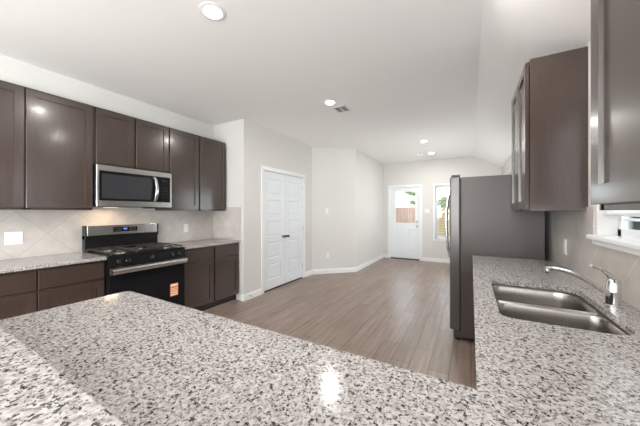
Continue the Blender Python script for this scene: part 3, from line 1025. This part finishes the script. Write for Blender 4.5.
# ------------------------------------------------------------------ ceiling fittings
def downlight(x, y, label, z=ZC):
    t = thing('recessed_downlight', label, 'ceiling light', (x, y, z), 'recessed ceiling lights')
    MB().lathe([(0.056, -0.001), (0.058, -0.006), (0.078, -0.008), (0.087, -0.004), (0.088, 0.0)], (x, y, z), seg=36).build('trim_ring', M['plate'], t, smooth=True)
    MB().lathe([(0.056, -0.003), (0.057, -0.010), (0.048, -0.018), (0.028, -0.022), (0.004, -0.023)], (x, y, z), seg=36).build('diffuser', M['lamp'], t)
    l = bpy.data.lights.new('downlight_light', 'AREA')
    l.shape = 'DISK'
    l.size = 0.10
    l.energy = DOWNLIGHT_POWER
    l.color = (1.0, 0.955, 0.90)
    o = bpy.data.objects.new('downlight_light', l)
    COL.objects.link(o)
    o.parent = t
    o.location = (0, 0, -0.026)
    return t


downlight(-1.575, 1.251, 'round recessed ceiling light nearest the camera, above the peninsula end')
downlight(-1.566, 3.018, 'round recessed ceiling light beside the square air vent')
downlight(-0.809, 5.594, 'round recessed ceiling light over the nook, nearer of the far pair')
downlight(-0.818, 6.82, 'round recessed ceiling light beside the smoke detector near the far wall')
downlight(-0.107, 1.86, 'round recessed ceiling light over the sink run')
downlight(-2.4, -2.6, 'unseen recessed ceiling light added in the living room, left one')  # this lamp and the next are added behind the camera for light
downlight(-0.4, -2.6, 'unseen recessed ceiling light added in the living room, right one')

t = thing('air_vent', 'small white ceiling air vent with two slotted grilles', 'vent', (-1.53, 3.305, ZC))
m = MB()
vx0, vx1, vy0, vy1 = -1.63, -1.435, 3.195, 3.41
m.box(vx0, vx1, vy0, vy0 + 0.022, ZC - 0.008, ZC, 0.002).box(vx0, vx1, vy1 - 0.022, vy1, ZC - 0.008, ZC, 0.002)
m.box(vx0, vx0 + 0.022, vy0, vy1, ZC - 0.008, ZC, 0.002).box(vx1 - 0.022, vx1, vy0, vy1, ZC - 0.008, ZC, 0.002)
m.box((vx0 + vx1) / 2 - 0.009, (vx0 + vx1) / 2 + 0.009, vy0, vy1, ZC - 0.008, ZC, 0.002)
m.build('frame', M['plate'], t)
MB().box(vx0 + 0.01, vx1 - 0.01, vy0 + 0.01, vy1 - 0.01, ZC - 0.002, ZC).build('duct_opening', M['duct'], t)
m = MB()
for i in range(7):
    y = vy0 + 0.034 + i * 0.023
    m.prism([(y + 0.006, ZC - 0.002), (y + 0.008, ZC - 0.002), (y + 0.002, ZC - 0.0075), (y, ZC - 0.0075)], 0, vx0 + 0.02, vx1 - 0.02)
m.build('grille', M['plate'], t)

t = thing('smoke_detector', 'small round white smoke detector on the ceiling near the far wall', 'smoke detector', (-1.10, 6.84, ZC))
MB().lathe([(0.062, 0), (0.062, -0.012), (0.052, -0.028), (0.030, -0.034), (0.004, -0.034)], (-1.10, 6.84, ZC), seg=28).build('body', M['plate'], t, smooth=True)
MB().lathe([(0.020, -0.034), (0.018, -0.040), (0.004, -0.040)], (-1.075, 6.84, ZC + 0.004), seg=16).build('sensor', M['satin'], t, smooth=True)


# ------------------------------------------------------------------ switches and outlets
def plate(name, label, cat, c, N, w, h, kind, group=None):
    N = Vector(N)
    U = Vector((0, 0, 1)).cross(N).normalized()
    c = Vector(c)
    t = thing(name, label, cat, c, group)
    O = c - U * w / 2 - Vector((0, 0, h / 2))
    MB().paneled(O, U, (0, 0, 1), N, w, h, 0.006, c=0.003).build('cover_plate', M['plate'], t)
    gangs = 2 if w > 0.1 else 1
    for g in range(gangs):
        cc = c + U * ((g - (gangs - 1) / 2) * 0.046)
        if kind[g] == 's':
            O = cc - U * 0.016 - Vector((0, 0, 0.033)) + N * 0.005
            MB().paneled(O, U, (0, 0, 1), N, 0.032, 0.066, 0.004, c=0.002).build('rocker', M['trim'], t)
        else:
            for dz in (-0.020, 0.020):
                O = cc - U * 0.016 + Vector((0, 0, dz - 0.015)) + N * 0.005
                s = MB().paneled(O, U, (0, 0, 1), N, 0.032, 0.030, 0.003, c=0.001).build('socket', M['trim'], t)
                m = MB()
                for du in (-0.007, 0.006):
                    O = cc + U * du + Vector((0, 0, dz - 0.003)) + N * 0.0075
                    m.paneled(O, U, (0, 0, 1), N, 0.0025, 0.009, 0.001, c=0.0002)
                m.build('slots', M['slot'], s)
    return t


SO = 'outlets and switches'
plate('wall_outlet', 'white two-gang outlet plate on tile left of the range', 'outlet', (XL + SP, 0.735, 1.100), (1, 0, 0), 0.115, 0.118, 'so', SO)
plate('wall_outlet', 'white single outlet on tile right of the range', 'outlet', (XL + SP, 2.425, 1.105), (1, 0, 0), 0.072, 0.118, 'o', SO)
plate('wall_outlet', 'white single outlet on the right wall tile beside the refrigerator', 'outlet', (XR - SP, 2.74, 1.07), (-1, 0, 0), 0.072, 0.118, 'o', SO)
dn = -nn.normalized()
fx = lambda s: Vector((D0[0], D0[1], 0)).lerp(Vector((D1[0], D1[1], 0)), s)
p = fx(0.325)
plate('light_switch', 'white light switch on the diagonal wall right of the pantry door', 'light switch', (p.x, p.y, 1.362), dn, 0.072, 0.118, 's', SO)
p = fx(0.345)
plate('wall_outlet', 'white outlet low on the diagonal wall above the baseboard', 'outlet', (p.x, p.y, 0.391), dn, 0.072, 0.118, 'o', SO)
plate('light_switch', 'white two-gang light switch between back door and nook window', 'light switch', (-1.04, YB, 1.367), (0, -1, 0), 0.125, 0.118, 'ss', SO)


def doorstop(label, c, N):
    t = thing('door_stop', label, 'door stop', c, 'door stops on the baseboards')
    MB().lathe([(0.010, 0), (0.010, 0.004), (0.005, 0.006), (0.005, 0.060)], c, N, 12).build('spring', M['satin'], t, smooth=True)
    q = Vector(c) + Vector(N).normalized() * 0.060
    MB().lathe([(0.006, 0), (0.008, 0.003), (0.008, 0.014), (0.003, 0.016)], q, N, 12).build('tip', M['plate'], t, smooth=True)


p = fx(0.33)
doorstop('small metal door stop on the diagonal wall baseboard', (p.x + dn.x * BT, p.y + dn.y * BT, 0.06), dn)
doorstop('small metal door stop on the baseboard left of the pantry door', (XP + BT, 3.02, 0.055), (1, 0, 0))

# ------------------------------------------------------------------ blinds
t = thing('window_blind', 'white slatted blind lowered over most of the sink window', 'blind', (XR + 0.05, 1.7, 1.32), 'window blinds')
bx0, bx1 = XR + 0.022, XR + 0.072
by0, by1 = KW0 + 0.012, KW1 - 0.012
MB().box(bx0, bx1, by0, by1, KWZ1 - 0.045, KWZ1 - 0.002, 0.003).build('headrail', M['blind'], t)
m = MB()
z = KWZ1 - 0.055
xm = (bx0 + bx1) / 2
while z > 1.375:
    # slats tipped nearly shut, upper edge towards the glass
    m.prism([(xm + 0.011, z), (xm + 0.014, z - 0.001), (xm - 0.003, z - 0.026), (xm - 0.011, z - 0.050), (xm - 0.014, z - 0.049), (xm - 0.006, z - 0.025)], 1, by0, by1)
    z -= 0.043
m.build('slats', M['blind'], t)
MB().box(bx0, bx1, by0, by1, 1.318, 1.335, 0.003).build('bottom_rail', M['blind'], t)
for y in (by0 + 0.12, by1 - 0.12):
    m = MB()
    for x in (bx0 - 0.001, bx1 + 0.001):
        m.tube([(x, y, 1.33), (x, y, KWZ1 - 0.04)], 0.0012, 6)
    m.build('ladder_cord', M['blind'], t)

t = thing('window_blind', 'white slatted blind with open slats in the nook window', 'blind', (-0.43, YB + 0.04, WNZ0), 'window blinds')
m = MB()
z = WNZ1 - 0.07
while z > WNZ0 + 0.04:
    m.box(WN0 + 0.012, WN1 - 0.012, YB + 0.015, YB + 0.060, z, z + 0.0025)
    z -= 0.044
m.build('slats', M['blind'], t)
MB().box(WN0 + 0.01, WN1 - 0.01, YB + 0.012, YB + 0.064, WNZ1 - 0.045, WNZ1 - 0.002, 0.003).build('headrail', M['blind'], t)
MB().box(WN0 + 0.012, WN1 - 0.012, YB + 0.014, YB + 0.062, WNZ0 + 0.002, WNZ0 + 0.02, 0.003).build('bottom_rail', M['blind'], t)

# ------------------------------------------------------------------ outdoors
ZG = -0.25
struct(MB().box(-45, 45, -45, 60, ZG - 0.1, ZG).build('ground', M['lawn']), 'lawn outside')


def fence(label, x0, x1, y, top, mtl):
    t = thing('board_fence', label, 'fence', ((x0 + x1) / 2, y, ZG), 'fences behind the house')
    m = MB()
    x = x0
    while x < x1 - 0.01:
        m.box(x + 0.004, min(x + 0.14, x1) - 0.004, y, y + 0.02, ZG, top + random.uniform(-0.012, 0.012))
        x += 0.14
    m.build('boards', mtl, t)
    MB().box(x0, x1, y + 0.02, y + 0.06, ZG + 0.3, ZG + 0.39).box(x0, x1, y + 0.02, y + 0.06, top - 0.3, top - 0.21).build('rails', mtl, t)
    x = x0 + 0.05
    while x < x1:
        MB().box(x, x + 0.09, y + 0.06, y + 0.15, ZG, top - 0.05).build('post', mtl, t)
        x += 2.4


fence('reddish wooden board fence seen through the back door glass', -10.0, -1.85, 13.0, 1.56, M['fence_red'])
fence('tan wooden board fence seen through the nook window', -1.84, 3.9, 13.0, 1.54, M['fence_tan'])


def tree(label, x, y, base_h, blobs):
    t = thing('tree', label, 'tree', (x, y, ZG), 'trees beyond the fence')
    MB().tube([(x, y, ZG - 0.05), (x + 0.05, y, ZG + base_h * 0.5), (x, y, ZG + base_h)], [0.16, 0.12, 0.07], 10).build('trunk', M['bark'], t, smooth=True)
    m = MB()
    for bx_, by, bz, br in blobs:
        r = bmesh.ops.create_icosphere(m.bm, subdivisions=3, radius=1)
        for v in r['verts']:
            k = 1 + 0.22 * math.sin(v.co.x * 7 + bx_) * math.sin(v.co.y * 8 + bz) + 0.16 * math.sin(v.co.z * 11 + bx_ * 3) + random.uniform(-0.12, 0.12)
            v.co = Vector((bx_, by, bz)) + v.co * br * k
    m.build('crown', M['leaf'], t)


tree('tall thin tree with scattered leafy tufts seen through the back door glass', -3.1, 20.0, 3.6,
     [(-3.86, 20, 2.75, 0.20), (-3.6, 20.1, 2.65, 0.17), (-4.15, 20, 2.85, 0.14), (-3.65, 19.9, 2.05, 0.18), (-3.45, 20, 1.95, 0.14), (-4.2, 20, 3.5, 0.3), (-3.6, 20, 3.7, 0.35)])
tree('bushy green tree above the fence seen through the nook window', -1.6, 18.0, 1.6,
     [(-1.9, 18, 1.75, 0.38), (-1.35, 18.2, 1.85, 0.42), (-0.8, 18, 1.7, 0.36), (-0.2, 18, 1.8, 0.45)])

t = thing('neighbour_house', 'pale house with a brown hipped roof beyond the reddish fence', 'house', (-6.3, 30, ZG))
MB().box(-10.4, -5.0, 30, 36, ZG, 1.75).build('wall', M['siding'], t)
m = MB()
vs = [m.bm.verts.new(p) for p in ((-10.8, 29.6, 1.72), (-4.6, 29.6, 1.72), (-4.6, 36.4, 1.72), (-10.8, 36.4, 1.72), (-8.6, 33, 2.7), (-6.6, 33, 2.7))]
for q in ((0, 1, 5, 4), (1, 2, 5), (2, 3, 4, 5), (3, 0, 4), (0, 3, 2, 1)):
    m.bm.faces.new([vs[i] for i in q])
m.build('roof', M['shingle'], t)

t = thing('side_house', 'pale sided neighbouring house seen through the sink window', 'house', (4.4, 9, ZG))
MB().box(4.2, 8.5, 3.0, 17.0, ZG, 3.2).build('wall', M['siding'], t)
for y in (5.0, 7.6, 9.6, 11.1, 12.5):
    f = MB().box(4.15, 4.21, y - 0.42, y + 0.42, 0.7, 2.2).build('window', M['vinyl'], t)
    MB().box(4.14, 4.16, y - 0.36, y + 0.36, 0.76, 2.14).build('pane', M['darkpane'], f)
m = MB()
m.prism([(3.8, 3.2), (8.9, 3.2), (6.35, 4.9)], 1, 2.7, 17.3)
m.build('roof', M['shingle'], t)
